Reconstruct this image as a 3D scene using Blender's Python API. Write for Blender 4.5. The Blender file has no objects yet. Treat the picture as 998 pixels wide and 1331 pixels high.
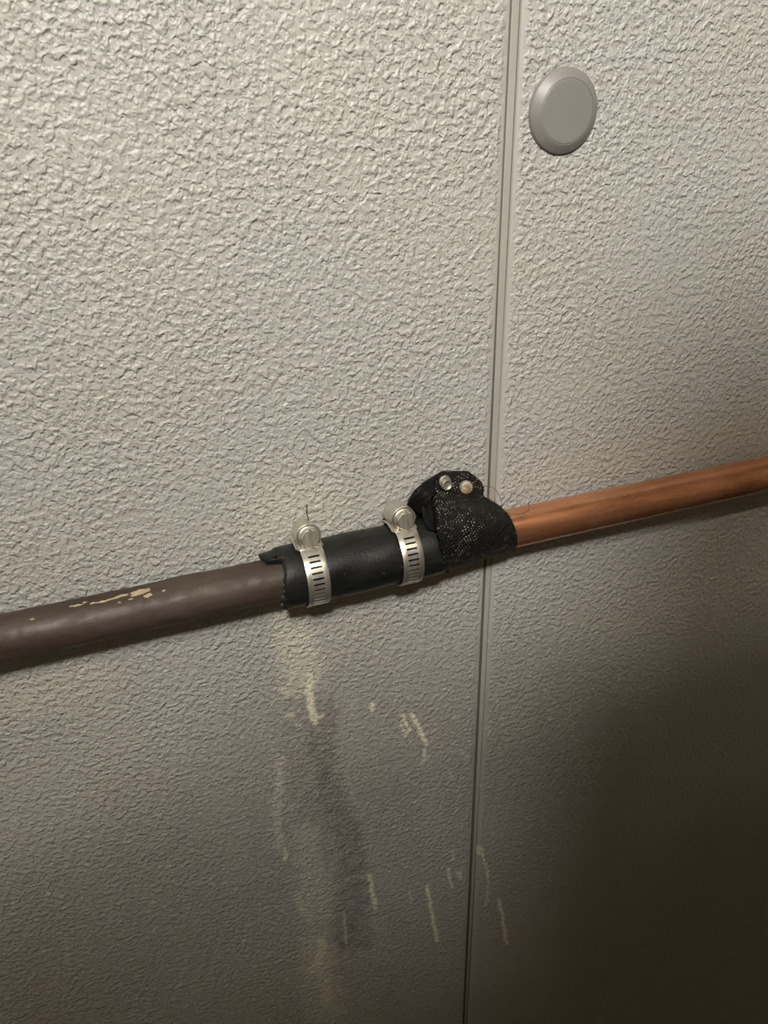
import bpy, bmesh, math, random
import numpy as np
from mathutils import Matrix, Vector

random.seed(7)
rng = np.random.default_rng(7)
SC = bpy.context.scene
COL = SC.collection
H0 = 1.30                    # height of the lens above the floor
DIST = 0.25                  # lens to wall
F = 1000.0                   # focal length in pixels of the 998 x 1331 frame
YAW, PITCH, ROLL = (math.radians(a) for a in (19.58, 28.73, -1.49))

# ------------------------------------------------------------------ camera
fw = np.array([math.sin(YAW) * math.cos(PITCH), math.cos(YAW) * math.cos(PITCH), -math.sin(PITCH)])
rt0 = np.array([math.cos(YAW), -math.sin(YAW), 0.0])
up0 = np.cross(rt0, fw)
rt = math.cos(ROLL) * rt0 + math.sin(ROLL) * up0
up = -math.sin(ROLL) * rt0 + math.cos(ROLL) * up0
CAM = np.array([0.0, -DIST, H0])
cd = bpy.data.cameras.new('camera')
cam = bpy.data.objects.new('camera', cd)
COL.objects.link(cam)
cam.matrix_world = Matrix(((rt[0], up[0], -fw[0], CAM[0]), (rt[1], up[1], -fw[1], CAM[1]),
                           (rt[2], up[2], -fw[2], CAM[2]), (0, 0, 0, 1)))
cd.sensor_fit = 'VERTICAL'
cd.sensor_height = 36.0
cd.sensor_width = 36.0
cd.lens = F / 1331.0 * 36.0
cd.clip_start = 0.01
cd.clip_end = 20
cd.dof.use_dof = True
cd.dof.focus_distance = 0.305
cd.dof.aperture_fstop = cd.lens / 1.1
SC.camera = cam

# ------------------------------------------------------------------ light and exposure
w = bpy.data.worlds.new('world')
SC.world = w
w.use_nodes = True
w.node_tree.nodes['Background'].inputs[0].default_value = (1.0, 0.93, 0.82, 1)
w.node_tree.nodes['Background'].inputs[1].default_value = 0.0
SPOT_POS = Vector((-0.22, -0.95, H0 + 0.76))
SPOT_AIM = Vector((0.09, 0.0, H0 + 0.31))
SPOT_POWER = 88.0
CEIL_POWER = 112.0
SC.view_settings.view_transform = 'Standard'
SC.view_settings.look = 'None'
SC.view_settings.gamma = 1.0
SC.view_settings.use_curve_mapping = False
SC.view_settings.exposure = 0.0


# ------------------------------------------------------------------ helpers
def W(px, py, d=0.0):
    """the point of the plane d metres in front of the wall that the photo shows at a pixel"""
    r = rt * ((px - 499.0) / F) - up * ((py - 665.5) / F) + fw
    return CAM + r * ((-d - CAM[1]) / r[1])


def link(name, verts, faces, mat, parent=None, smooth=True, uv=None):
    me = bpy.data.meshes.new(name)
    me.from_pydata([tuple(float(c) for c in v) for v in verts], [], [tuple(int(i) for i in f) for f in faces])
    if uv is not None:
        l = me.uv_layers.new(name='UVMap')
        idx = np.empty(len(me.loops), dtype=np.int32)
        me.loops.foreach_get('vertex_index', idx)
        l.data.foreach_set('uv', np.asarray(uv, dtype=np.float32)[idx].ravel())
    if smooth:
        me.polygons.foreach_set('use_smooth', [True] * len(me.polygons))
    me.update()
    o = bpy.data.objects.new(name, me)
    COL.objects.link(o)
    if mat:
        me.materials.append(mat)
    if parent:
        o.parent = parent
    return o


def empty(name, loc, parent=None):
    o = bpy.data.objects.new(name, None)
    o.location = tuple(float(c) for c in loc)
    o.empty_display_size = 0.01
    COL.objects.link(o)
    if parent:
        o.parent = parent
    return o


def tag(o, label, cat, group=None):
    o['label'] = label
    o['category'] = cat
    if group:
        o['group'] = group
    return o


def struct(o, label=None):
    o['kind'] = 'structure'
    if label:
        o['label'] = label
    return o


def bevel(o, wd, seg=2, ang=40):
    m = o.modifiers.new('bevel', 'BEVEL')
    m.width = wd
    m.segments = seg
    m.limit_method = 'ANGLE'
    m.angle_limit = math.radians(ang)
    return o


def solid(o, t, off=-1.0):
    m = o.modifiers.new('thickness', 'SOLIDIFY')
    m.thickness = t
    m.offset = off
    e = o.modifiers.new('crisp_edges', 'EDGE_SPLIT')
    e.split_angle = math.radians(35)
    return o


class MB:
    def __init__(s):
        s.v, s.f = [], []

    def add(s, vs, fs):
        b = len(s.v)
        s.v += [tuple(p) for p in vs]
        s.f += [tuple(i + b for i in f) for f in fs]
        return s

    def box(s, a, b):
        (x0, y0, z0), (x1, y1, z1) = a, b
        return s.add([(x0, y0, z0), (x1, y0, z0), (x1, y1, z0), (x0, y1, z0), (x0, y0, z1), (x1, y0, z1), (x1, y1, z1), (x0, y1, z1)],
                     [(0, 3, 2, 1), (4, 5, 6, 7), (0, 1, 5, 4), (1, 2, 6, 5), (2, 3, 7, 6), (3, 0, 4, 7)])

    def lathe(s, prof, axis='y', n=48, origin=(0, 0, 0), squash=None):
        """prof: list of (radius, height along axis)"""
        vs, fs = [], []
        m = len(prof)
        for k in range(n):
            a = 2 * math.pi * k / n
            for r, h in prof:
                q = squash(a) * r if squash else r
                c0, s0 = q * math.cos(a), q * math.sin(a)
                p = {'y': (c0, h, s0), 'x': (h, c0, s0), 'z': (c0, s0, h)}[axis]
                vs.append(tuple(p[i] + origin[i] for i in range(3)))
        for k in range(n):
            for j in range(m - 1):
                fs.append((k * m + j, ((k + 1) % n) * m + j, ((k + 1) % n) * m + j + 1, k * m + j + 1))
        fs.append(tuple(k * m for k in range(n)))
        fs.append(tuple(k * m + m - 1 for k in reversed(range(n))))
        return s.add(vs, fs)

    def prism(s, poly, y0, y1):
        """poly of (x, z) extruded along y"""
        n = len(poly)
        vs = [(x, y0, z) for x, z in poly] + [(x, y1, z) for x, z in poly]
        fs = [tuple(range(n)), tuple(range(2 * n - 1, n - 1, -1))]
        fs += [(i, (i + 1) % n, n + (i + 1) % n, n + i) for i in range(n)]
        return s.add(vs, fs)

    def tube(s, pts, r, n=6):
        pts = [np.asarray(p, float) for p in pts]
        rings = []
        for i, p in enumerate(pts):
            t = pts[min(i + 1, len(pts) - 1)] - pts[max(i - 1, 0)]
            t /= np.linalg.norm(t) + 1e-12
            a = np.cross(t, (0.3, 0.9, 0.31)); a /= np.linalg.norm(a) + 1e-12
            b = np.cross(t, a)
            rad = r[i] if hasattr(r, '__len__') else r
            rings.append([p + rad * (math.cos(2 * math.pi * k / n) * a + math.sin(2 * math.pi * k / n) * b) for k in range(n)])
        vs = [q for rg in rings for q in rg]
        fs = [(i * n + k, i * n + (k + 1) % n, (i + 1) * n + (k + 1) % n, (i + 1) * n + k) for i in range(len(pts) - 1) for k in range(n)]
        fs += [tuple(range(n))[::-1], tuple((len(pts) - 1) * n + k for k in range(n))]
        return s.add(vs, fs)

    def build(s, name, mat, parent=None, smooth=True):
        o = link(name, s.v, s.f, mat, parent, smooth)
        bm = bmesh.new()
        bm.from_mesh(o.data)
        bmesh.ops.recalc_face_normals(bm, faces=bm.faces)
        bm.to_mesh(o.data)
        bm.free()
        return o


def spline(P, n):
    """Catmull-Rom through the rows of P, n samples"""
    P = np.asarray(P, float)
    t = np.linspace(0, len(P) - 1, n)
    out = []
    for q in t:
        i = min(int(q), len(P) - 2)
        u = q - i
        p1, p2 = P[i], P[i + 1]
        p0 = P[i - 1] if i > 0 else 2 * p1 - p2
        p3 = P[i + 2] if i + 2 < len(P) else 2 * p2 - p1
        out.append(0.5 * ((2 * p1) + (-p0 + p2) * u + (2 * p0 - 5 * p1 + 4 * p2 - p3) * u * u + (-p0 + 3 * p1 - 3 * p2 + p3) * u ** 3))
    return np.array(out)


# ------------------------------------------------------------------ materials
class NT:
    def __init__(s, name):
        s.m = bpy.data.materials.new(name)
        s.m.use_nodes = True
        s.t = s.m.node_tree
        s.b = s.t.nodes['Principled BSDF']

    def n(s, kind, **kw):
        nd = s.t.nodes.new(kind)
        for k, v in kw.items():
            setattr(nd, k, v)
        return nd

    def link(s, a, b):
        s.t.links.new(a, b)

    def setv(s, sock, v):
        if isinstance(v, bpy.types.NodeSocket):
            s.link(v, sock)
        else:
            sock.default_value = v

    def pos(s):
        return s.n('ShaderNodeNewGeometry').outputs['Position']

    def noise(s, scale, detail=2.0, rough=0.5, dist=0.0, vec=None):
        nd = s.n('ShaderNodeTexNoise')
        nd.inputs['Scale'].default_value = scale
        nd.inputs['Detail'].default_value = detail
        nd.inputs['Roughness'].default_value = rough
        nd.inputs['Distortion'].default_value = dist
        s.link(vec if vec is not None else s.pos(), nd.inputs['Vector'])
        return nd.outputs['Fac']

    def math(s, op, a, b=0.0, c=0.0, clamp=False):
        nd = s.n('ShaderNodeMath', operation=op, use_clamp=clamp)
        s.setv(nd.inputs[0], a)
        s.setv(nd.inputs[1], b)
        s.setv(nd.inputs[2], c)
        return nd.outputs[0]

    def ramp(s, fac, lo, hi, a=0.0, b=1.0, smooth=True):
        nd = s.n('ShaderNodeMapRange', clamp=True, interpolation_type='SMOOTHSTEP' if smooth else 'LINEAR')
        s.setv(nd.inputs[0], fac)
        for i, v in zip((1, 2, 3, 4), (lo, hi, a, b)):
            nd.inputs[i].default_value = v
        return nd.outputs[0]

    def mix(s, fac, a, b):
        nd = s.n('ShaderNodeMix', data_type='RGBA')
        s.setv(nd.inputs[0], fac)
        for i, v in ((6, a), (7, b)):
            if isinstance(v, bpy.types.NodeSocket):
                s.link(v, nd.inputs[i])
            else:
                nd.inputs[i].default_value = (*v, 1.0)
        return nd.outputs[2]

    def attr(s, name):
        return s.n('ShaderNodeAttribute', attribute_name=name).outputs['Fac']

    def scalev(s, x, y, z, vec=None):
        nd = s.n('ShaderNodeVectorMath', operation='MULTIPLY')
        s.link(vec if vec is not None else s.pos(), nd.inputs[0])
        nd.inputs[1].default_value = (x, y, z)
        return nd.outputs[0]

    def bump(s, height, dist, strength=1.0, prev=None):
        nd = s.n('ShaderNodeBump')
        nd.inputs['Strength'].default_value = strength
        nd.inputs['Distance'].default_value = dist
        s.link(height, nd.inputs['Height'])
        if prev is not None:
            s.link(prev, nd.inputs['Normal'])
        return nd.outputs[0]

    def out(s, color=None, rough=None, metal=None, normal=None, spec=None):
        for k, v in (('Base Color', color), ('Roughness', rough), ('Metallic', metal), ('Normal', normal), ('Specular IOR Level', spec)):
            if v is None:
                continue
            if isinstance(v, tuple):
                v = (*v, 1.0)
            s.setv(s.b.inputs[k], v)
        return s.m


def mat_panel():
    n = NT('pebbled_panel')
    smoothedge = n.attr('edge')                       # 0 at the smooth rolled rim, 1 inside the sheet
    warp = n.noise(140, 1.0)
    a = n.noise(430, 1.5, 0.5, 0.3)
    lump = n.ramp(a, 0.36, 0.72)
    b = n.noise(620, 1.0, 0.5, 0.3)
    pit = n.ramp(b, 0.32, 0.46)
    h = n.math('ADD', n.math('MULTIPLY', lump, 0.70), n.math('MULTIPLY', pit, 0.30))
    h = n.math('MULTIPLY', h, n.ramp(n.noise(22, 2), 0.25, 0.6, 0.70, 1.0))
    dark, tan, pale, grime_falloff = n.attr('dark'), n.attr('tan'), n.attr('pale'), n.attr('grime_falloff')
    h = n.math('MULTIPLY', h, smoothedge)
    h = n.math('MULTIPLY', h, n.math('SUBTRACT', 1.0, n.math('MULTIPLY', grime_falloff, 0.3)))
    h = n.math('ADD', h, n.math('MULTIPLY', tan, 0.35))
    nrm = n.bump(h, 0.00075)
    nrm = n.bump(n.noise(1900, 2), 0.00006, 0.6, nrm)
    base = n.mix(n.ramp(n.noise(9, 3), 0.3, 0.7), (0.455, 0.435, 0.39), (0.43, 0.42, 0.39))
    base = n.mix(n.math('MULTIPLY', n.ramp(n.noise(30, 3), 0.45, 0.75), 0.25), base, (0.43, 0.40, 0.33))
    # grime with painted-in light falloff, ragged outline, dark runs, dried tan runs, pale scuffs
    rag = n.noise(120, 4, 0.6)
    fm = n.math('MULTIPLY', grime_falloff, n.ramp(rag, 0.2, 0.75, 0.55, 1.0))
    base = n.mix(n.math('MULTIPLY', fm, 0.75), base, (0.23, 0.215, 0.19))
    dm = n.math('MULTIPLY', dark, n.ramp(n.noise(150, 4, 0.7), 0.30, 0.66, 0.15, 1.0))
    base = n.mix(dm, base, (0.075, 0.050, 0.034))
    tm = n.math('MULTIPLY', tan, n.ramp(n.noise(420, 3, 0.6), 0.36, 0.50, 0.55, 1.0))
    base = n.mix(tm, base, (0.88, 0.82, 0.62))
    pm = n.math('MULTIPLY', pale, n.ramp(n.noise(500, 2, 0.6), 0.35, 0.55, 0.2, 1.0))
    base = n.mix(pm, base, (0.58, 0.56, 0.51))
    sp = n.ramp(n.noise(300, 2.0), 0.63, 0.68)         # tiny pale specks of splashed plaster
    base = n.mix(n.math('MULTIPLY', sp, n.math('ADD', 0.08, n.math('MULTIPLY', grime_falloff, 0.8), clamp=True)), base, (0.62, 0.60, 0.54))
    return n.out(base, 0.48, 0.0, nrm, 0.75)


def mat_simple(name, col, rough, metal=0.0, spec=0.5, var=0.0, vscale=60, bump=0.0, bscale=800):
    n = NT(name)
    c = col
    if var:
        c = n.mix(n.ramp(n.noise(vscale, 4, 0.6), 0.3, 0.7), tuple(x * (1 - var) for x in col), tuple(min(1, x * (1 + var)) for x in col))
    nr = n.bump(n.noise(bscale, 3, 0.6), bump) if bump else None
    return n.out(c, rough, metal, nr, spec)


def mat_brown_pipe():
    n = NT('brown_oxidised_pipe')
    v = n.scalev(0.25, 1, 1)
    c = n.mix(n.ramp(n.noise(160, 5, 0.65, 0.2, v), 0.3, 0.72), (0.052, 0.035, 0.025), (0.088, 0.064, 0.049))
    c = n.mix(n.math('MULTIPLY', n.ramp(n.noise(420, 4, 0.7), 0.52, 0.72), 0.55), c, (0.068, 0.033, 0.020))
    c = n.mix(n.math('MULTIPLY', n.ramp(n.noise(900, 3, 0.7), 0.68, 0.74), 0.5), c, (0.26, 0.20, 0.13))
    r = n.ramp(n.noise(240, 4), 0.3, 0.7, 0.44, 0.62)
    return n.out(c, r, 0.15, n.bump(n.noise(700, 4, 0.65), 0.00016), 0.45)


def mat_copper():
    n = NT('copper')
    v = n.scalev(0.12, 1, 1)
    c = n.mix(n.ramp(n.noise(220, 4, 0.6, 0.1, v), 0.32, 0.70), (0.68, 0.29, 0.14), (0.84, 0.41, 0.225))
    c = n.mix(n.math('MULTIPLY', n.ramp(n.noise(45, 4, 0.6), 0.48, 0.72), 0.45), c, (0.40, 0.165, 0.095))
    r = n.ramp(n.noise(150, 4, 0.6, 0, v), 0.3, 0.7, 0.22, 0.34)
    return n.out(c, r, 0.88, n.bump(n.noise(900, 3, 0.6, 0, v), 0.00008), 0.5)


def mat_rubber():
    n = NT('black_rubber')
    v = n.scalev(0.3, 1, 1)
    c = n.mix(n.ramp(n.noise(200, 4, 0.6, 0, v), 0.35, 0.7), (0.007, 0.0075, 0.0065), (0.015, 0.0155, 0.013))
    c = n.mix(n.math('MULTIPLY', n.ramp(n.noise(700, 3, 0.6), 0.66, 0.74), 0.5), c, (0.14, 0.14, 0.12))
    return n.out(c, n.ramp(n.noise(180, 3), 0.3, 0.7, 0.36, 0.52), 0.0, n.bump(n.noise(1400, 3, 0.6), 0.00012), 0.34)


def mat_webbing():
    n = NT('black_woven_webbing')
    uv = n.n('ShaderNodeUVMap').outputs['UV']
    sx = n.n('ShaderNodeSeparateXYZ')
    wob = n.noise(260, 2, 0.5)
    n.link(uv, sx.inputs[0])
    u = n.math('ADD', sx.outputs[0], n.math('MULTIPLY', wob, 0.0022))
    v = n.math('ADD', sx.outputs[1], n.math('MULTIPLY', wob, 0.0020))
    p1, p2 = 2 * math.pi / 0.00150, 2 * math.pi / 0.00200
    a = n.math('SINE', n.math('MULTIPLY', n.math('ADD', u, n.math('MULTIPLY', v, 0.35)), p1))
    b = n.math('SINE', n.math('MULTIPLY', n.math('SUBTRACT', v, n.math('MULTIPLY', u, 0.30)), p2))
    w_ = n.math('MULTIPLY', a, b)
    h = n.ramp(w_, -0.5, 0.9)
    # pale thread flecks with painted glints on the crown of each stitch
    keep = n.math('MULTIPLY', n.ramp(n.noise(420, 2, 0.6), 0.46, 0.62), n.ramp(n.noise(95, 2), 0.38, 0.58))
    fleck = n.math('MULTIPLY', n.ramp(w_, 0.35, 0.75), keep)
    c = n.mix(n.math('MULTIPLY', fleck, 0.85), (0.012, 0.011, 0.010), (0.50, 0.44, 0.39))
    c = n.mix(n.math('MULTIPLY', n.ramp(n.noise(140, 3), 0.5, 0.75), 0.35), c, (0.05, 0.042, 0.036))
    nr = n.bump(h, 0.0006)
    nr = n.bump(n.noise(2600, 2), 0.0002, 0.5, nr)
    return n.out(c, 0.55, 0.0, nr, 0.22)


def mat_steel(name='brushed_steel', tint=(0.74, 0.70, 0.62), rough=0.37):
    n = NT(name)
    v = n.scalev(1, 0.15, 0.15)
    c = n.mix(n.ramp(n.noise(900, 3, 0.6, 0, v), 0.3, 0.7), tuple(x * 0.86 for x in tint), tint)
    c = n.mix(n.math('MULTIPLY', n.ramp(n.noise(300, 4, 0.6), 0.58, 0.74), 0.4), c, (0.30, 0.22, 0.14))
    return n.out(c, n.ramp(n.noise(500, 3, 0.6, 0, v), 0.3, 0.7, rough - 0.06, rough + 0.08), 0.90, None, 0.5)


def mat_rusty():
    n = NT('rusty_bolt_steel')
    m = n.ramp(n.noise(170, 3, 0.6), 0.44, 0.54)
    c = n.mix(m, (0.50, 0.47, 0.40), (0.40, 0.19, 0.08))
    return n.out(c, n.ramp(m, 0, 1, 0.5, 0.65), 0.35, n.bump(n.noise(1500, 3), 0.00015), 0.5)


M_PANEL = mat_panel()
M_STRIP = mat_simple('seam_strip_plastic', (0.40, 0.375, 0.325), 0.42, var=0.05, vscale=40)
M_GAP = mat_simple('dark_backing', (0.035, 0.030, 0.024), 0.9)
M_PLUG = mat_simple('grey_plastic', (0.225, 0.212, 0.192), 0.42, var=0.03, vscale=120, bump=0.00004, bscale=1500)
M_BROWN = mat_brown_pipe()
M_COPPER = mat_copper()
M_RUBBER = mat_rubber()
M_WEB = mat_webbing()
M_STEEL = mat_steel()
M_STEEL_D = mat_steel('worn_screw_steel', (0.72, 0.68, 0.58), 0.40)
M_BOLT = mat_steel('zinc_bolt_steel', (0.46, 0.45, 0.37), 0.52)
M_RUST = mat_rusty()
M_FLAKE = mat_simple('dried_tan_paint', (0.46, 0.38, 0.24), 0.85, var=0.2, vscale=400)
M_THREAD = mat_simple('black_thread', (0.02, 0.016, 0.013), 0.7)
M_INNER = mat_simple('dark_inner_cloth', (0.006, 0.006, 0.006), 0.6, spec=0.15)
M_ROOM = mat_simple('room_paint', (0.52, 0.48, 0.41), 0.7, var=0.05, vscale=3)
M_CEIL = mat_simple('ceiling_paint', (0.72, 0.69, 0.63), 0.8, var=0.03, vscale=3)
M_FLOOR = mat_simple('dark_floor', (0.05, 0.043, 0.034), 0.55, var=0.2, vscale=8)
M_SHADE_BOX = mat_simple('shade_box_card', (0.20, 0.135, 0.075), 0.8, var=0.1, vscale=20)
M_SHADE_TAPE = mat_simple('shade_box_tape', (0.26, 0.19, 0.11), 0.35)
M_LAMP = mat_simple('dark_lamp_metal', (0.03, 0.03, 0.03), 0.4, metal=0.5)


def emission(name, col, strength):
    n = NT(name)
    n.b.inputs['Base Color'].default_value = (*col, 1)
    n.b.inputs['Emission Color'].default_value = (*col, 1)
    n.b.inputs['Emission Strength'].default_value = strength
    return n.m


# ------------------------------------------------------------------ room shell
X0, X1, YF, ZC = -1.25, 1.45, -2.3, 2.62
SEAM_X = float(W(639.5, 640)[0])
backing = struct(MB().box((X0, 0.0035, 0), (X1, 0.06, ZC)).build('wall_back', M_GAP, smooth=False), 'wall clad in pale grey pebbled sheets')
struct(MB().box((X0, YF, -0.05), (X1, 0.06, 0)).build('floor', M_FLOOR, smooth=False), 'dark floor below the pipe wall')
struct(MB().box((X0, YF, ZC), (X1, 0.06, ZC + 0.05)).build('ceiling', M_CEIL, smooth=False), 'off-white ceiling')
struct(MB().box((X0 - 0.05, YF, 0), (X0, 0.06, ZC)).build('wall_left', M_ROOM, smooth=False), 'plain painted side wall')
struct(MB().box((X1, YF, 0), (X1 + 0.05, 0.06, ZC)).build('wall_right', M_ROOM, smooth=False), 'plain painted side wall')
struct(MB().box((X0, YF - 0.05, 0), (X1, YF, ZC)).build('wall_front', M_ROOM, smooth=False), 'plain painted wall facing the pipe')

# marks on the wall, as runs of pixels of the photo carried onto the wall plane: (points, half width in px, strength)
DARK = [([(421, 925), (412, 965), (430, 1040), (456, 1092), (461, 1150), (450, 1225)], 17, 0.50), ([(426, 925), (425, 990), (447, 1060), (466, 1120)], 12, 0.30),
        ([(430, 935), (428, 1000), (446, 1075)], 7, 0.5),
        ([(385, 935), (400, 1000), (415, 1100)], 26, 0.20),
        ([(470, 1220), (445, 1120)], 14, 0.30),
        ([(500, 1010), (520, 1100)], 30, 0.10)]
TAN = [([(403, 881), (402, 905), (409, 938)], 4.5, 0.85), ([(401, 895), (399, 905)], 4, 0.6), ([(412, 932), (418, 930)], 3, 0.5),
       ([(370, 898), (380, 900)], 7, 0.35), ([(372, 932), (380, 928)], 3, 0.4),
       ([(483, 921), (485, 916)], 3.0, 0.8), ([(523, 930), (529, 943), (532, 949), (527, 956)], 2.2, 0.75),
       ([(521, 942), (524, 951)], 1.6, 0.6), ([(535, 929), (541, 939), (547, 952), (553, 965)], 2.6, 0.85),
       ([(553, 966), (552, 982), (549, 992)], 2.2, 0.45), ([(552, 986), (556, 984)], 2, 0.4),
       ([(366, 985), (363, 1020), (360, 1070), (364, 1100)], 5, 0.24), ([(371, 1106), (371, 1118)], 2.6, 0.6),
       ([(398, 1085), (405, 1130), (412, 1190)], 16, 0.20), ([(386, 1165), (394, 1185), (402, 1195)], 5, 0.35),
       ([(418, 1224), (416, 1245), (408, 1262)], 6, 0.60), ([(420, 1262), (425, 1300)], 10, 0.42), ([(440, 1285), (444, 1290)], 3, 0.4),
       ([(447, 1188), (450, 1225)], 1.8, 0.45), ([(410, 1230), (422, 1310)], 22, 0.22),
       ([(481, 1140), (484, 1160), (488, 1180)], 2.8, 0.75), ([(555, 1152), (560, 1180), (568, 1222)], 2.2, 0.95),
       ([(582, 1130), (587, 1153)], 1.8, 0.75), ([(596, 1134), (599, 1142)], 2.6, 0.6), ([(533, 1160), (534, 1173)], 1.6, 0.4),
       ([(588, 1106), (589, 1118)], 1.8, 0.45), ([(617, 1096), (622, 1110)], 2.4, 0.6), ([(623, 1100), (630, 1120), (635, 1140)], 2.0, 0.65),
       ([(635, 1140), (634, 1160), (631, 1176)], 1.8, 0.4), ([(648, 1170), (653, 1190), (655, 1205), (659, 1227)], 2.2, 0.85),
       ([(345, 700), (400, 660)], 50, 0.16), ([(375, 800), (392, 870)], 24, 0.34), ([(30, 905), (110, 880)], 30, 0.10)]
PALE = [([(24, 1052), (15, 1075), (6, 1096)], 1.8, 0.6), ([(97, 1010), (103, 1040), (102, 1066)], 1.8, 0.35), ([(86, 1218), (87, 1252)], 2.5, 0.35),
        ([(913, 498), (922, 503), (931, 511)], 3.0, 0.5), ([(385, 944), (389, 941)], 2.0, 0.9), ([(583, 1002), (588, 1013)], 1.6, 0.8),
        ([(598, 975), (602, 979), (609, 984)], 1.4, 0.8), ([(608, 919), (611, 922)], 1.6, 0.7), ([(641, 1080), (640, 1084)], 2.2, 0.7),
        ([(380, 1047), (386, 1045)], 2, 0.7), ([(303, 985), (312, 980)], 2, 0.4), ([(74, 1160), (80, 1165)], 4, 0.3),
        ([(440, 1238), (470, 1245), (500, 1240)], 9, 0.25), ([(490, 1195), (505, 1240)], 9, 0.22), ([(380, 1060), (350, 960)], 2, 0.2)]
GRIME_FALLOFF = [([(60, 1250), (160, 1190), (300, 1100), (390, 1000), (520, 960), (640, 930), (700, 940)], 110, 0.62),  # lower-wall grime, with part of the light falloff painted in
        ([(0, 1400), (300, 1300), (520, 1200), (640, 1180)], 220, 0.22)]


def marks(vx, vz, runs):
    out = np.zeros(len(vx))
    P = np.stack([vx, vz], 1)
    # pixel position of every wall vertex, so that widths given in px stay true
    d = np.stack([vx, np.zeros_like(vx), vz], 1) - CAM
    zc = d @ fw
    ok = zc > 0.05
    zc = np.where(ok, zc, 1)
    px = np.stack([499 + F * (d @ rt) / zc, 665.5 - F * (d @ up) / zc], 1)
    jx = 1.3 * np.sin(px[:, 1] * 0.31 + 0.4 * np.sin(px[:, 0] * 0.5)) + 0.9 * np.sin(px[:, 1] * 0.83 + px[:, 0] * 0.21)
    jy = 1.6 * np.sin(px[:, 0] * 0.37 + px[:, 1] * 0.11)
    px0 = px
    for pts, hw, st in runs:
        q = min(1.0, 0.25 + hw / 12.0)
        px = px0 + q * np.stack([jx, jy], 1) * (1 + hw / 10.0)
        best = np.full(len(vx), 1e9)
        for a, b in zip(pts[:-1], pts[1:]):
            a, b = np.array(a, float), np.array(b, float)
            ab = b - a
            t = np.clip(((px - a) @ ab) / (ab @ ab), 0, 1)
            best = np.minimum(best, np.linalg.norm(px - a - t[:, None] * ab, axis=1))
        s = np.clip(1.55 - best / hw, 0, 1)
        out = np.maximum(out, st * s * s * (3 - 2 * s) * ok)
    return out


def axis_steps(a, b, dense0, dense1, fine, coarse):
    pts = [a]
    x = a
    while x < b - 1e-9:
        x += fine if dense0 <= x < dense1 else coarse
        x = min(x, b)
        if pts[-1] < dense0 < x:
            x = dense0
        pts.append(x)
    return np.array(pts)


def sheet(x0, x1, dense_x, dense_z, edge_left, edge_right):
    """a thin wall sheet with a rolled rim along the seam"""
    xs = axis_steps(x0, x1, dense_x[0], dense_x[1], 0.00045, 0.02)
    near = [0.0002, 0.0005, 0.0009, 0.0014, 0.0020, 0.0028]
    if edge_right:
        xs = np.unique(np.concatenate([xs[xs < x1 - 0.003], x1 - np.array(near), [x1]]))
    if edge_left:
        xs = np.unique(np.concatenate([xs[xs > x0 + 0.003], x0 + np.array(near), [x0]]))
    zs = axis_steps(0.02, ZC, dense_z[0], dense_z[1], 0.0009, 0.03)
    X, Z = np.meshgrid(xs, zs, indexing='ij')
    nx, nz = X.shape
    e = np.full(X.shape, 1.0)
    if edge_right:
        e = np.minimum(e, x1 - X)
    if edge_left:
        e = np.minimum(e, X - x0)
    round_r = 0.0011
    q = np.clip(1 - e / round_r, 0, 1)
    Y = round_r * (1 - np.sqrt(np.clip(1 - q * q, 0, 1)))
    v = np.stack([X.ravel(), Y.ravel(), Z.ravel()], 1)
    I = np.arange(nx * nz).reshape(nx, nz)
    fcs = np.stack([I[:-1, :-1], I[1:, :-1], I[1:, 1:], I[:-1, 1:]], -1).reshape(-1, 4)
    me = bpy.data.meshes.new('panel')
    me.vertices.add(len(v)); me.vertices.foreach_set('co', v.astype(np.float32).ravel())
    me.loops.add(fcs.size); me.loops.foreach_set('vertex_index', fcs.astype(np.int32).ravel())
    me.polygons.add(len(fcs)); me.polygons.foreach_set('loop_start', np.arange(0, fcs.size, 4, dtype=np.int32))
    me.update(calc_edges=True)
    me.polygons.foreach_set('use_smooth', np.ones(len(fcs), dtype=bool))
    em = np.clip((e.ravel() - 0.0012) / 0.0016, 0, 1)
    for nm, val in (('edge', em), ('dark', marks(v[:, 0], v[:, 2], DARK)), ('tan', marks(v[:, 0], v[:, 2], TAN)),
                    ('pale', marks(v[:, 0], v[:, 2], PALE)), ('grime_falloff', marks(v[:, 0], v[:, 2], GRIME_FALLOFF))):
        at = me.attributes.new(nm, 'FLOAT', 'POINT')
        at.data.foreach_set('value', val.astype(np.float32))
    me.materials.append(M_PANEL)
    o = bpy.data.objects.new('panel', me)
    COL.objects.link(o)
    o.parent = backing
    solid(o, 0.0022, -1.0)
    return o


GAP = 0.0018
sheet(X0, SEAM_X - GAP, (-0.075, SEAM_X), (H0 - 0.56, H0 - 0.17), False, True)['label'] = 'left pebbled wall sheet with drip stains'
sheet(SEAM_X + GAP, X1, (SEAM_X, 0.25), (H0 - 0.56, H0 - 0.10), True, False)['label'] = 'right pebbled wall sheet with round plug'

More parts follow.
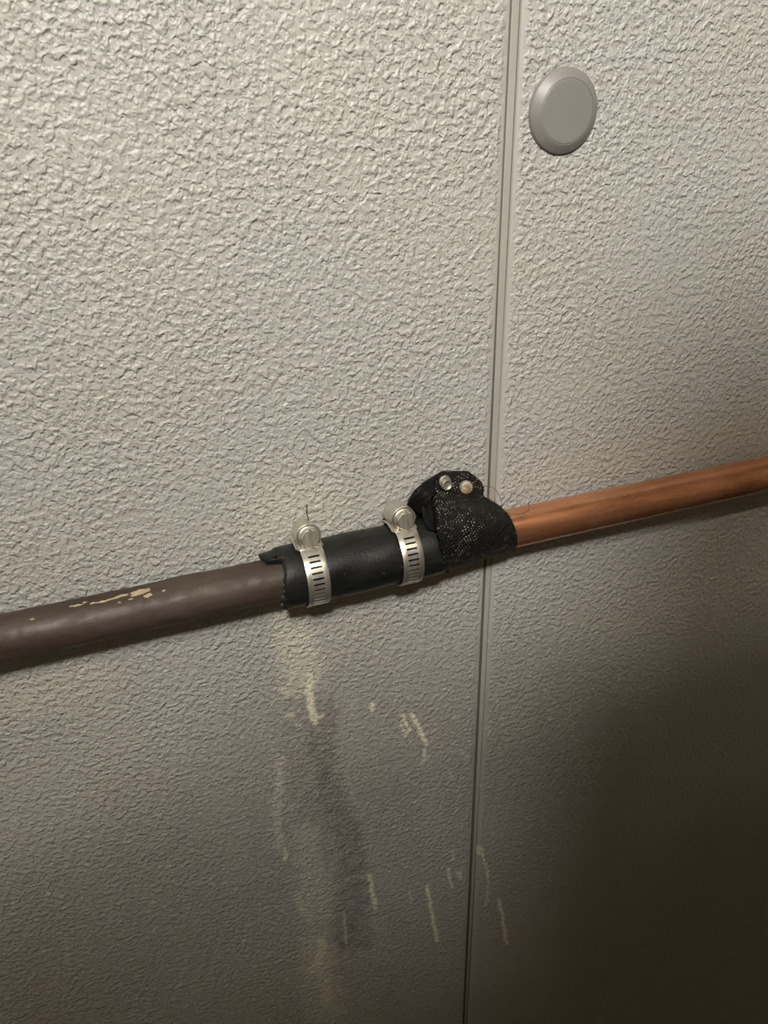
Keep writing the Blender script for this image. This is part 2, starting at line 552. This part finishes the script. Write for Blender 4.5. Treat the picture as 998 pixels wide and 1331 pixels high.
# seam strip between the sheets
prof = []
vs, fs = [], []
zz = [0.02, H0 - 0.75, H0 - 0.55, H0 - 0.40, H0 - 0.30, H0 - 0.20, H0 - 0.12, H0 - 0.05, ZC]
ww = [0.0004, 0.0004, 0.0006, 0.0008, 0.0010, 0.0011, 0.00125, 0.00135, 0.00135]
oo = [0.0010, 0.0010, 0.0009, 0.0008, 0.0006, 0.0004, 0.0002, -0.00012, -0.00012]
yy = [0.0016, 0.0016, 0.0013, 0.0009, 0.0005, 0.0003, 0.0001, 0.0, 0.0]
for z, hw, y, of in zip(zz, ww, yy, oo):
    for dx, dy in ((-hw, 0.0034 - y), (-hw, 0.0003), (-hw * 0.7, 0), (hw * 0.7, 0), (hw, 0.0003), (hw, 0.0034 - y)):
        vs.append((SEAM_X + of + dx, y + dy, z))
for i in range(len(zz) - 1):
    for k in range(5):
        fs.append((i * 6 + k, i * 6 + k + 1, (i + 1) * 6 + k + 1, (i + 1) * 6 + k))
fs += [tuple(range(6)), tuple(range((len(zz) - 1) * 6 + 5, (len(zz) - 1) * 6 - 1, -1))]
struct(link('trim_1', vs, fs, M_STRIP, smooth=False), 'narrow smooth strip filling the seam between wall sheets')

# ------------------------------------------------------------------ pipes
C_OUT = 0.0135                       # pipe axis to wall
ZP = H0 - 0.1567
R_CU, R_BR, R_HOSE = 0.00795, 0.0080, 0.0117


def pipe_mesh(xa, xb, r, wob, n=72, step=0.004, kink=None):
    m = int((xb - xa) / step) + 1
    xs = np.linspace(xa, xb, m)
    vs, fs = [], []
    for x in xs:
        for k in range(n):
            a = 2 * math.pi * k / n
            rr = r * (1 + wob * (math.sin(x * 90 + 2 * a) + 0.6 * math.sin(x * 230 + 3 * a + 1)))
            if kink:
                rr += kink(x, a)
            vs.append((x, -rr * math.sin(a), rr * math.cos(a)))
    for i in range(m - 1):
        for k in range(n):
            fs.append((i * n + k, i * n + (k + 1) % n, (i + 1) * n + (k + 1) % n, (i + 1) * n + k))
    ri = 0.84
    b = len(vs)                      # bore at both ends
    for x in (xs[0], xs[-1]):
        for k in range(n):
            a = 2 * math.pi * k / n
            vs.append((x, -r * ri * math.sin(a), r * ri * math.cos(a)))
    for k in range(n):
        fs.append((k, b + k, b + (k + 1) % n, (k + 1) % n))
        e = (m - 1) * n
        fs.append((e + k, e + (k + 1) % n, b + n + (k + 1) % n, b + n + k))
        fs.append((b + k, b + n + k, b + n + (k + 1) % n, b + (k + 1) % n))
    return vs, fs


def bulge(x, a):
    return 0.00042 * math.exp(-((x - 0.008) / 0.007) ** 2) * (0.6 + 0.4 * math.cos(a))


brown = empty('brown_pipe', (0, -C_OUT, ZP))
tag(brown, 'dark brown weathered metal pipe running in from the left edge', 'pipe')
link('pipe_wall', *pipe_mesh(X0, 0.078, R_BR, 0.004, kink=bulge), M_BROWN, brown)
copper = empty('copper_pipe', (0, -C_OUT, ZP))
tag(copper, 'shiny orange copper pipe running out to the right', 'pipe')
link('pipe_wall', *pipe_mesh(0.086, X1, R_CU, 0.0015), M_COPPER, copper)


def flake(parent, x, ang, r, lx, la, seed, mat=M_FLAKE, th=0.00025):
    """a crust of dried paint lying on the pipe: centre at x, ang (0 = top, towards the room positive)"""
    g = random.Random(seed)
    n = 18
    rad = [0.6 + 0.55 * g.random() for _ in range(n)]
    vs = [(x, -(r + th) * math.sin(ang), (r + th) * math.cos(ang))]
    for lay, h in ((0.62, th), (1.0, -0.00005)):
        for k in range(n):
            t = 2 * math.pi * k / n
            a = ang + la * lay * rad[k] * math.sin(t)
            rr = r + h * (0.7 + 0.6 * g.random())
            vs.append((x + lx * lay * rad[k] * math.cos(t), -rr * math.sin(a), rr * math.cos(a)))
    fs = [(0, 1 + k, 1 + (k + 1) % n) for k in range(n)]
    fs += [(1 + k, 1 + n + k, 1 + n + (k + 1) % n, 1 + (k + 1) % n) for k in range(n)]
    return link('paint_flake', vs, fs, mat, parent, smooth=False)


def pipe_at(px, py, r):
    """x and angle on a pipe of radius r seen at a pixel"""
    best = None
    for a in np.linspace(-0.6, 2.6, 161):
        p = W(px, py, C_OUT + r * math.sin(a))
        e = abs(p[2] - (ZP + r * math.cos(a)))
        if best is None or e < best[0]:
            best = (e, p[0], a)
    return best[1], best[2]


for i, (px, py, lx, la) in enumerate([(183, 769, 0.0036, 0.20), (176, 773, 0.0022, 0.10), (192, 774, 0.0018, 0.12), (160, 774, 0.0022, 0.07), (148, 778, 0.0030, 0.06),
                                      (133, 782, 0.0020, 0.05), (121, 784, 0.0012, 0.05), (110, 783, 0.0010, 0.05), (101, 787, 0.0022, 0.06),
                                      (93, 788, 0.0010, 0.05), (42, 805, 0.0010, 0.05), (213, 768, 0.0012, 0.08), (170, 779, 0.0009, 0.05), (155, 783, 0.0007, 0.05)]):
    x, a = pipe_at(px, py, R_BR)
    flake(brown, x, a, R_BR, lx, la, i)
for i, (px, py, lx, la) in enumerate([(985, 595.5, 0.0026, 0.10), (998, 590.5, 0.0024, 0.20)]):
    x, a = pipe_at(px, py, R_CU)
    flake(copper, x, a, R_CU, lx, la, 40 + i)

# ------------------------------------------------------------------ rubber hose joining the pipes
HL, HR = 0.0425, 0.1052
hose = empty('rubber_hose', (0, -C_OUT, ZP))
tag(hose, 'black rubber hose sleeve joining brown and copper pipes', 'hose')
n, m = 120, 46
vs, fs = [], []
jit = [0.0003 * random.random() for _ in range(n)]


def hose_left(a):
    a = (a + math.pi) % (2 * math.pi) - math.pi            # 0 top, + towards the room
    x = HL + 0.0006 * math.sin(3 * a) + jit[int((a + math.pi) / (2 * math.pi) * (n - 1))]
    if -0.95 < a < 0.34:
        x -= 0.0052 * (1 - max(0, (a - 0.22) / 0.12))       # longer tongue at the top
    if 1.7 < a < 2.6:
        x -= 0.0007 * (1 + math.sin(a * 25))
    return x


for j in range(m):
    t = j / (m - 1)
    for k in range(n):
        a = 2 * math.pi * k / n
        x = hose_left(a) * (1 - t) + HR * t
        r = R_HOSE
        for cx in (0.0536, 0.0902):
            r -= 0.00035 * math.exp(-((x - cx) / 0.0038) ** 4)
        r += 0.00012 * math.sin(x * 300 + 2 * a)
        if t < 0.04:
            r -= 0.0004 * (1 - t / 0.04)
        if -0.95 < ((a + math.pi) % (2 * math.pi) - math.pi) < 0.34 and x < HL:
            r -= 0.0009
        vs.append((x, -r * math.sin(a), r * math.cos(a)))
for j in range(m - 1):
    for k in range(n):
        fs.append((j * n + k, j * n + (k + 1) % n, (j + 1) * n + (k + 1) % n, (j + 1) * n + k))
b0 = len(vs)
for t in (0, 1):
    for k in range(n):
        a = 2 * math.pi * k / n
        x = hose_left(a) if t == 0 else HR
        vs.append((x + (0.0004 if t == 0 else 0), -0.0082 * math.sin(a), 0.0082 * math.cos(a)))
for k in range(n):
    k2 = (k + 1) % n
    fs.append((k, b0 + k, b0 + k2, k2))
    e = (m - 1) * n
    fs.append((e + k, e + k2, b0 + n + k2, b0 + n + k))
link('sleeve', vs, fs, M_RUBBER, hose)


def crumb(parent, name, c, s, mat, seed):
    g = random.Random(seed)
    vs, fs = [], []
    nu, nv = 7, 5
    for i in range(nv + 1):
        th = math.pi * i / nv
        for k in range(nu):
            ph = 2 * math.pi * k / nu
            q = 0.65 + 0.6 * g.random()
            vs.append((c[0] + s[0] * q * math.sin(th) * math.cos(ph), c[1] + s[1] * q * math.sin(th) * math.sin(ph), c[2] + s[2] * q * math.cos(th)))
    for i in range(nv):
        for k in range(nu):
            fs.append((i * nu + k, i * nu + (k + 1) % nu, (i + 1) * nu + (k + 1) % nu, (i + 1) * nu + k))
    return link(name, vs, fs, mat, parent, smooth=False)


M_CRUMB = mat_simple('greenish_rubber_crumb', (0.034, 0.036, 0.028), 0.7, var=0.3, vscale=900)
for i, (px, py, s) in enumerate([(369, 761, .0007), (371, 769, .0008), (368, 776, .0009), (371, 784, .0011), (367, 786, .0008), (372, 790, .0008), (369, 752, .0005), (370, 779, .0007)]):
    a = [1.35, 1.65, 1.95, 2.25, 2.35, 2.5, 1.1, 2.05][i]
    p = W(px, py, C_OUT + 0.0106 * math.sin(a))
    crumb(hose, 'rubber_crumb', (p[0], p[1] + C_OUT, p[2] - ZP), (s, s * 0.8, s), M_CRUMB, i)
p = W(357, 723, C_OUT + 0.003)
crumb(hose, 'rubber_crumb', (p[0], p[1] + C_OUT, p[2] - ZP), (.0011, .0009, .0007), M_RUBBER, 60)

# ------------------------------------------------------------------ hose clamps
BAND_R, BAND_HW = R_HOSE + 0.00005, 0.0040


def make_clamp(x, rot, yb):
    """worm-drive clamp around the hose axis; angle 0 is the top, positive towards the room"""
    root = empty('hose_clamp', (x, -C_OUT, ZP))
    root.rotation_euler = (math.radians(rot), 0, 0)
    # perforated band: rows of cells round the ring, the slot cells left open
    cols = [-BAND_HW, -BAND_HW * 0.92, -0.0021, 0.0021, BAND_HW * 0.92, BAND_HW]
    dr = [-0.00012, 0, 0, 0, 0, -0.00012]
    pitch, slot = math.radians(9.6), math.radians(3.4)
    angs, open_after = [], set()
    a = math.radians(12)
    angs.append(a)
    while a < math.radians(44):
        a += math.radians(4); angs.append(a)
    while a < math.radians(300):
        open_after.add(len(angs) - 1)
        a += slot; angs.append(a)
        a += (pitch - slot) / 2; angs.append(a)
        a += (pitch - slot) / 2; angs.append(a)
    while a < math.radians(350):
        a += math.radians(4); angs.append(a)
    vs, fs = [], []
    nc = len(cols)
    for i, a in enumerate(angs):
        for k, cx in enumerate(cols):
            r = BAND_R + 0.00055 + dr[k]
            sk = 0.0004 * math.sin(a)                      # the slots run a little aslant
            vs.append((cx, -r * math.sin(a + (cx * 14 if False else 0)), r * math.cos(a)))
    for i in range(len(angs) - 1):
        for k in range(nc - 1):
            if k == 2 and i in open_after:
                continue
            fs.append((i * nc + k, i * nc + k + 1, (i + 1) * nc + k + 1, (i + 1) * nc + k))
    band = link('band', vs, fs, M_STEEL, root)
    solid(band, 0.0004, -1)
    # saddle: short bridge plate under the screw with flared wings
    vs, fs = [], []
    prof = [(-0.0052, 0.00125), (-0.0046, 0.00045), (-0.0036, 0.00075), (0.0036, 0.00075), (0.0042, 0.00045), (0.0045, 0.0007)]
    sl = [math.radians(q) for q in (-34, -22, -10, 0, 10, 20, 29)]
    for a in sl:
        for dx, dh in prof:
            wing = 1.0 if a > -0.4 else 0.86
            r = BAND_R + 0.0006 + dh
            vs.append((dx * wing, -r * math.sin(a), r * math.cos(a)))
    for i in range(len(sl) - 1):
        for k in range(5):
            fs.append((i * 6 + k, i * 6 + k + 1, (i + 1) * 6 + k + 1, (i + 1) * 6 + k))
    solid(link('saddle', vs, fs, M_STEEL, root), 0.0005, 1)
    # housing: arched tunnel over the screw
    hz = BAND_R + 0.0034
    ro = 0.0043
    arc = [math.radians(q) for q in np.linspace(-38, 218, 33)]
    vs, fs = [], []
    ya = -0.0046
    for y, s in ((ya, 1.0), (ya + 0.0006, 1.03), (0.0, 1.0), (yb - 0.001, 0.95), (yb, 0.86)):
        for t in arc:
            vs.append((ro * s * math.cos(t), y, hz + ro * s * math.sin(t)))
    na = len(arc)
    for i in range(4):
        for k in range(na - 1):
            fs.append((i * na + k, i * na + k + 1, (i + 1) * na + k + 1, (i + 1) * na + k))
    fs.append(tuple(4 * na + k for k in range(na)))
    solid(link('screw_housing', vs, fs, M_STEEL, root), 0.0005, -1)
    # screw: worm shank, collar and slotted head facing the room
    sc = empty('screw', (0, 0, hz), root)
    MB().lathe([(0.0024, 0.006), (0.0030, 0.005), (0.0024, 0.004), (0.0030, 0.003), (0.0024, 0.002), (0.0030, 0.001), (0.0024, 0.0), (0.0024, -0.0045)], 'y', 24).build('worm', M_STEEL_D, sc)
    MB().lathe([(0.0029, -0.0042), (0.0041, -0.0044), (0.0042, -0.0052), (0.0038, -0.0055)], 'y', 36).build('collar', M_STEEL, sc)
    hx = lambda a: 1.0 - 0.06 * (0.5 - 0.5 * math.cos(6 * a))
    rr = 0.0037
    head = MB()
    tilt = math.radians(-8)
    ca, sa = math.cos(tilt), math.sin(tilt)
    half = 0.00048
    for sgn in (-1, 1):
        pts = []
        for q in np.linspace(-math.acos(half / rr), math.acos(half / rr), 17):
            k = rr * hx(q)
            pts.append((sgn * max(half, k * math.cos(q)), k * math.sin(q)))
        for lay, (y, s) in enumerate(((-0.0054, 1.0), (-0.0074, 1.0), (-0.0079, 0.90))):
            pass
        n0 = len(pts)
        vs = []
        for y, s in ((-0.0054, 1.0), (-0.0073, 1.0), (-0.0079, 0.90)):
            for px_, pz_ in pts:
                qx = sgn * max(half, abs(px_) * s); qz = pz_ * s
                vs.append((qx * ca - qz * sa, y, qx * sa + qz * ca))
        fs = []
        for l in range(2):
            for i in range(n0):
                fs.append((l * n0 + i, l * n0 + (i + 1) % n0, (l + 1) * n0 + (i + 1) % n0, (l + 1) * n0 + i))
        fs.append(tuple(range(2 * n0, 3 * n0)))
        head.add(vs, fs)
    head.lathe([(rr * 0.97, -0.0052), (rr * 0.97, -0.0064)], 'y', 30)
    bevel(head.build('slotted_head', M_STEEL_D, sc, smooth=False), 0.00012)
    return root


ROT1, ROT2 = -13, -10
c1 = make_clamp(0.0545, ROT1, 0.0042)
tag(c1, 'perforated steel hose clamp on the brown pipe end of the hose', 'hose clamp', 'steel clamps on the black hose')
c2 = make_clamp(0.0911, ROT2, 0.0062)
tag(c2, 'perforated steel hose clamp beside the black woven strap', 'hose clamp', 'steel clamps on the black hose')
# hair caught on the first clamp
hp = [W(404, 686, 0.012), W(402, 680, 0.010), W(400, 672, 0.007), (W(398, 664, 0.004)), W(399, 655, 0.002)]
o = MB().tube(spline(hp, 20), 0.00016, 5).build('fine_hair', M_THREAD)
tag(o, 'short dark hair on the wall above the clamp nearest brown pipe', 'hair')

# ------------------------------------------------------------------ woven strap around the joint
strap = empty('woven_strap', (0.118, -0.004, H0 - 0.155))
tag(strap, 'black woven strap looped over the copper pipe and bolted at its top', 'strap')
SO = np.array(strap.location)
# rows of the band from its bolted top, down over the front, under the pipe and up behind: (left px, right px, distance from wall left, right)
FRONT = [((574, 615), (611, 615), .0052, .0052), ((566, 622), (619, 621), .0058, .0055), ((564, 632), (624, 632), .0072, .0066),
         ((565, 644), (625, 643), .0112, .0092), ((566, 656), (640, 652), .0172, .0135), ((568, 672), (656, 664), .0228, .0190),
         ((570, 690), (665, 678), .0268, .0222), ((573, 708), (670, 693), .0272, .0232), ((576, 726), (671, 704), .0252, .0215), ((578, 739), (668, 713), .0205, .0170)]
rowsL = [W(*r[0], r[2]) for r in FRONT]
rowsR = [W(*r[1], r[3]) for r in FRONT]
xl, xr = rowsL[-1][0], rowsR[-1][0]
for y, zl, zr in ((.0100, -.0142, -.0110), (.0040, -.0105, -.0085), (.0016, -.004, -.002)):
    rowsL.append(np.array([xl - 0.001, -y, ZP + zl])); rowsR.append(np.array([xr - 0.002, -y, ZP + zr]))
N_U, N_V = 64, 40
SL, SR = spline(rowsL, N_V), spline(rowsR, N_V)


def ribbon(name, SL, SR, nu, mat, crown=0.0, wrinkle=0.0, seed=3, th=0.0014):
    g = random.Random(seed)
    ph = [g.random() * 6.28 for _ in range(4)]
    vs, uv, fs = [], [], []
    vlen = 0.0
    nv = len(SL)
    nrm_prev = None
    for j in range(nv):
        mid = (SL[j] + SR[j]) / 2
        if j:
            vlen += np.linalg.norm(mid - (SL[j - 1] + SR[j - 1]) / 2)
        t = (SL[min(j + 1, nv - 1)] + SR[min(j + 1, nv - 1)] - SL[max(j - 1, 0)] - SR[max(j - 1, 0)])
        wd = SR[j] - SL[j]
        nn = np.cross(wd, t); nn /= np.linalg.norm(nn) + 1e-12
        for i in range(nu):
            u = i / (nu - 1)
            p = SL[j] * (1 - u) + SR[j] * u
            h = crown * math.sin(math.pi * u) + wrinkle * (math.sin(9 * u + 4 * j / nv + ph[0]) * 0.6 + math.sin(17 * u - 7 * j / nv + ph[1]) * 0.4) * math.sin(math.pi * min(1, j / nv * 1.6))
            p = p - nn * h * (1 if True else -1)
            ed = min(u, 1 - u)
            if ed < 0.01:
                p = p + wd * (1 if u > .5 else -1) * 0.006 * g.uniform(-1, 1)
            vs.append(p - SO)
            uv.append((u * np.linalg.norm(wd), vlen))
    for j in range(nv - 1):
        for i in range(nu - 1):
            fs.append((j * nu + i, (j + 1) * nu + i, (j + 1) * nu + i + 1, j * nu + i + 1))
    o = link(name, vs, fs, mat, strap, uv=uv)
    solid(o, th, 0)
    return o


ribbon('front_layer', SL, SR, N_U, M_WEB, 0.0, 0.0006)
# back layer: rises from behind the pipe against the wall and leans out to the left, meeting the front layer at the bolts
BACK = [((560, 690), (640, 668), .0016, .0016), ((548, 672), (634, 654), .0018, .0018), ((531, 657), (628, 642), .0030, .0024), ((537, 642), (628, 634), .0048, .0030),
        ((550, 629), (624, 625), .0052, .0036), ((566, 618), (617, 619), .0046, .0038), ((576, 612), (609, 613), .0040, .0040)]
BL = spline([W(*r[0], r[2]) for r in BACK], 26)
BR = spline([W(*r[1], r[3]) for r in BACK], 26)
o = ribbon('back_layer', BL, BR, 40, M_WEB, 0.0, 0.0003, 5)
# folded inner tongue seen through the open left side of the loop
FOLD = [((529, 656), (546, 668), .0060, .0085), ((536, 645), (556, 655), .0075, .0110), ((546, 637), (562, 644), .0080, .0110), ((558, 631), (568, 634), .0074, .0080)]
ribbon('inner_fold', spline([W(*r[0], r[2]) for r in FOLD], 18), spline([W(*r[1], r[3]) for r in FOLD], 18), 14, M_INNER, 0.0008, 0.0004, 8, 0.0012)
FOLD2 = [((549, 650), (566, 646), .0078, .0105), ((548, 664), (567, 664), .0110, .0160), ((551, 678), (569, 680), .0150, .0215), ((556, 688), (570, 690), .0190, .0240)]
ribbon('inner_fold', spline([W(*r[0], r[2]) for r in FOLD2], 18), spline([W(*r[1], r[3]) for r in FOLD2], 18), 14, M_INNER, -0.0012, 0.0006, 9, 0.0010)
# small torn flap under the left end of the loop
FL = [((577, 733), (585, 731), .0180, .0175), ((578, 739), (585, 737), .0160, .0158), ((579, 744), (583, 743), .0140, .0140)]
ribbon('torn_flap', spline([W(*r[0], r[2]) for r in FL], 6), spline([W(*r[1], r[3]) for r in FL], 6), 6, M_CRUMB, 0, 0.0002, 11, 0.0006)

# two bolts through the top of the strap
def bolt(px, py, r, mat, rim, seed):
    c = W(px, py, 0.0105) - SO
    b = empty('bolt', c, strap)
    b.rotation_euler = (math.radians(-6 + 4 * seed), 0, math.radians(4 - 8 * seed))
    MB().lathe([(r * 0.55, 0.0075), (r * 0.55, 0.0022), (r * 0.98, 0.0020), (r * 1.03, 0.0014), (r * 1.0, 0.0), (r * 0.93, -0.0004), (r * 0.80, -0.0004),
                (r * 0.74, 0.0002 if rim else -0.0004), (r * 0.30, 0.0002 if rim else -0.0005), (r * 0.05, 0.0002 if rim else -0.0005)], 'y', 36).build('bolt_head', mat, b)
    if rim:
        MB().lathe([(r * 1.0, 0.0032), (r * 1.10, 0.0030), (r * 1.10, 0.0022), (r * 0.9, 0.0021)], 'y', 36, (-0.0001, -0.001, 0.0010)).build('washer', mat, b)
    else:
        q = MB()
        q.box((-r * 0.62, -0.0009, -0.0003), (r * 0.1, -0.0004, 0.0003))
        bevel(q.build('burr', M_RUST, b, smooth=False), 0.0001)
    return b


bolt(581, 630.5, 0.0022, M_BOLT, True, 0)
bolt(606.5, 634.5, 0.0025, M_RUST, False, 1)

# stray threads from the strap edges
def thread(pts, r=0.00010):
    P = [W(x, y, d) - SO for x, y, d in pts]
    return MB().tube(spline(P, 50), r, 5).build('loose_thread', M_THREAD, strap)


thread([(623, 633, .0050), (634, 632, .0045), (643, 636, .0050), (650, 648, .0080), (652, 658, .0110), (650, 666, .0140)])
thread([(651, 662, .0150), (658, 666, .0215), (666, 668, .0222), (676, 668, .0222), (685, 665, .0215), (688, 659, .0200), (686, 654, .0180)])
thread([(622, 650, .0100), (634, 652, .0105), (645, 658, .0130), (654, 664, .0170)])
thread([(568, 614, .0050), (571, 610, .0050), (573, 613, .0055)])

# fuzz along the cut rims of the strap
fz = MB()
g = random.Random(21)
for A in (SL, SR, BL):
    for _ in range(70):
        k = g.randrange(1, len(A) - 3)
        p = A[k] * (1 - (q := g.random())) + A[k + 1] * q
        out = (A is SR and 1 or -1) * np.array([1, 0, 0]) + np.array([0, g.uniform(-1, 0.2), g.uniform(-.6, .8)])
        l = g.uniform(.0004, .0013)
        e = p + out * l
        fz.tube([p - SO, (p + e) / 2 - SO + np.array([0, 0, g.uniform(-1, 1) * 0.0002]), e - SO], [.00009, .00007, .00004], 4)
for _ in range(50):
    u = g.random()
    p = SL[0] * (1 - u) + SR[0] * u
    e = p + np.array([g.uniform(-.6, .6), g.uniform(-.7, 0.1), g.uniform(.3, 1.0)]) * g.uniform(.0005, .0014)
    fz.tube([p - SO, e - SO], [.00009, .00005], 4)
o = fz.build('frayed_fibres', M_THREAD, strap)
o['kind'] = 'stuff'

# ------------------------------------------------------------------ round plug in the right sheet
pc = W(731.5, 145)
plug = empty('wall_plug', pc)
tag(plug, 'round grey plastic plug cap near the top of the right wall sheet', 'plug cap')
MB().lathe([(0.0128, 0.001), (0.01305, 0.0), (0.0130, -0.0004), (0.0126, -0.0011), (0.0102, -0.0029), (0.00995, -0.0030), (0.00975, -0.0030), (0.00972, -0.0020)], 'y', 96).build('bevelled_rim', M_PLUG, plug)
for q in plug.children:
    q.modifiers.new('crisp_edges', 'EDGE_SPLIT').split_angle = math.radians(20)
MB().lathe([(0.00974, -0.0018), (0.00974, -0.00290), (0.0094, -0.00300), (0.0085, -0.00301)], 'y', 96).build('cap_face', M_PLUG, plug)

# ------------------------------------------------------------------ lamps of the room (out of the picture)
spot = empty('ceiling_spotlight', SPOT_POS)
tag(spot, 'small dark spotlight hanging from the ceiling on a stem', 'spotlight')
d = (SPOT_AIM - SPOT_POS).normalized()
head = empty('lamp_head', (0, 0, 0), spot)
head.rotation_euler = d.to_track_quat('-Z', 'Y').to_euler()
vs_, fs_ = [], []
solid(link('reflector', *(lambda q: (q.v, q.f[:-2]))(MB().lathe([(0.02, 0.11), (0.045, 0.09), (0.062, 0.03), (0.068, -0.012)], 'z', 40)), M_LAMP, head), 0.002, 0)
MB().tube([(0, 0, 0.0), (0, -0.03, 0.16), (0, -0.03, ZC - SPOT_POS.z)], 0.008, 10).build('stem', M_LAMP, spot)
ld = bpy.data.lights.new('spot_bulb', 'SPOT')
ld.energy = SPOT_POWER
ld.color = (1.0, 0.985, 0.945)
ld.spot_size = math.radians(60)
ld.spot_blend = 1.0
ld.shadow_soft_size = 0.045
lo = bpy.data.objects.new('spot_bulb', ld)
COL.objects.link(lo)
lo.parent = head
lo.location = (0, 0, -0.015)

tube = empty('ceiling_tube_light', (0.08, -1.24, ZC))
tag(tube, 'long white tube light fixed to the ceiling', 'ceiling light')
bevel(MB().box((-0.62, -0.09, -0.05), (0.62, 0.09, 0)).build('housing', M_CEIL, tube, smooth=False), 0.01)
bevel(MB().box((-0.60, -0.03, -0.072), (0.60, 0.03, -0.048)).build('diffuser', emission('lit_diffuser', (1.0, 0.89, 0.72), CEIL_POWER / 3), tube, smooth=False), 0.004)

# ------------------------------------------------------------------ unseen boxes added behind the camera to shade the lower right of the wall
def shade_box(x0, x1, y0, y1, z0, z1, label):
    o = empty('added_shade_box', ((x0 + x1) / 2, (y0 + y1) / 2, z0))
    tag(o, label, 'box', 'unseen boxes added to shade the wall')
    hx_, hy_, hz_ = (x1 - x0) / 2, (y1 - y0) / 2, z1 - z0
    bevel(MB().box((-hx_, -hy_, 0), (hx_, hy_, hz_ - 0.001)).build('shade_box', M_SHADE_BOX, o, smooth=False), 0.004)
    MB().box((-0.025, -hy_ - .0006, hz_ * 0.4), (0.025, hy_ + .0006, hz_ - .0004)).build('shade_box_tape', M_SHADE_TAPE, o, smooth=False)
    return o


BOX_Y = -0.52


def lamp_ray(x, z):
    """where the ray from the spotlight to wall point (x, z) crosses the wall-side face of the boxes"""
    p = Vector((x, 0, z)) + (SPOT_POS - Vector((x, 0, z))) * (BOX_Y / SPOT_POS.y)
    return p.x, p.z


lx_, lz_ = lamp_ray(0.160, H0 - 0.255)
ux_, uz_ = lamp_ray(0.196, H0 - 0.085)
shade_box(lx_ + 0.01, lx_ + 0.60, BOX_Y - 0.26, BOX_Y, 0.0, 0.518, 'large unseen box added for shade, bottom of the stack')
shade_box(lx_ - 0.005, lx_ + 0.58, BOX_Y - 0.26, BOX_Y, 0.52, 1.028, 'large unseen box added for shade, second from the floor')
shade_box(lx_, lx_ + 0.57, BOX_Y - 0.26, BOX_Y, 1.03, lz_, 'unseen box added for shade, third from the floor')
shade_box(ux_, ux_ + 0.42, BOX_Y - 0.24, BOX_Y, lz_ + 0.002, uz_, 'flat unseen box added for shade, top of the stack')
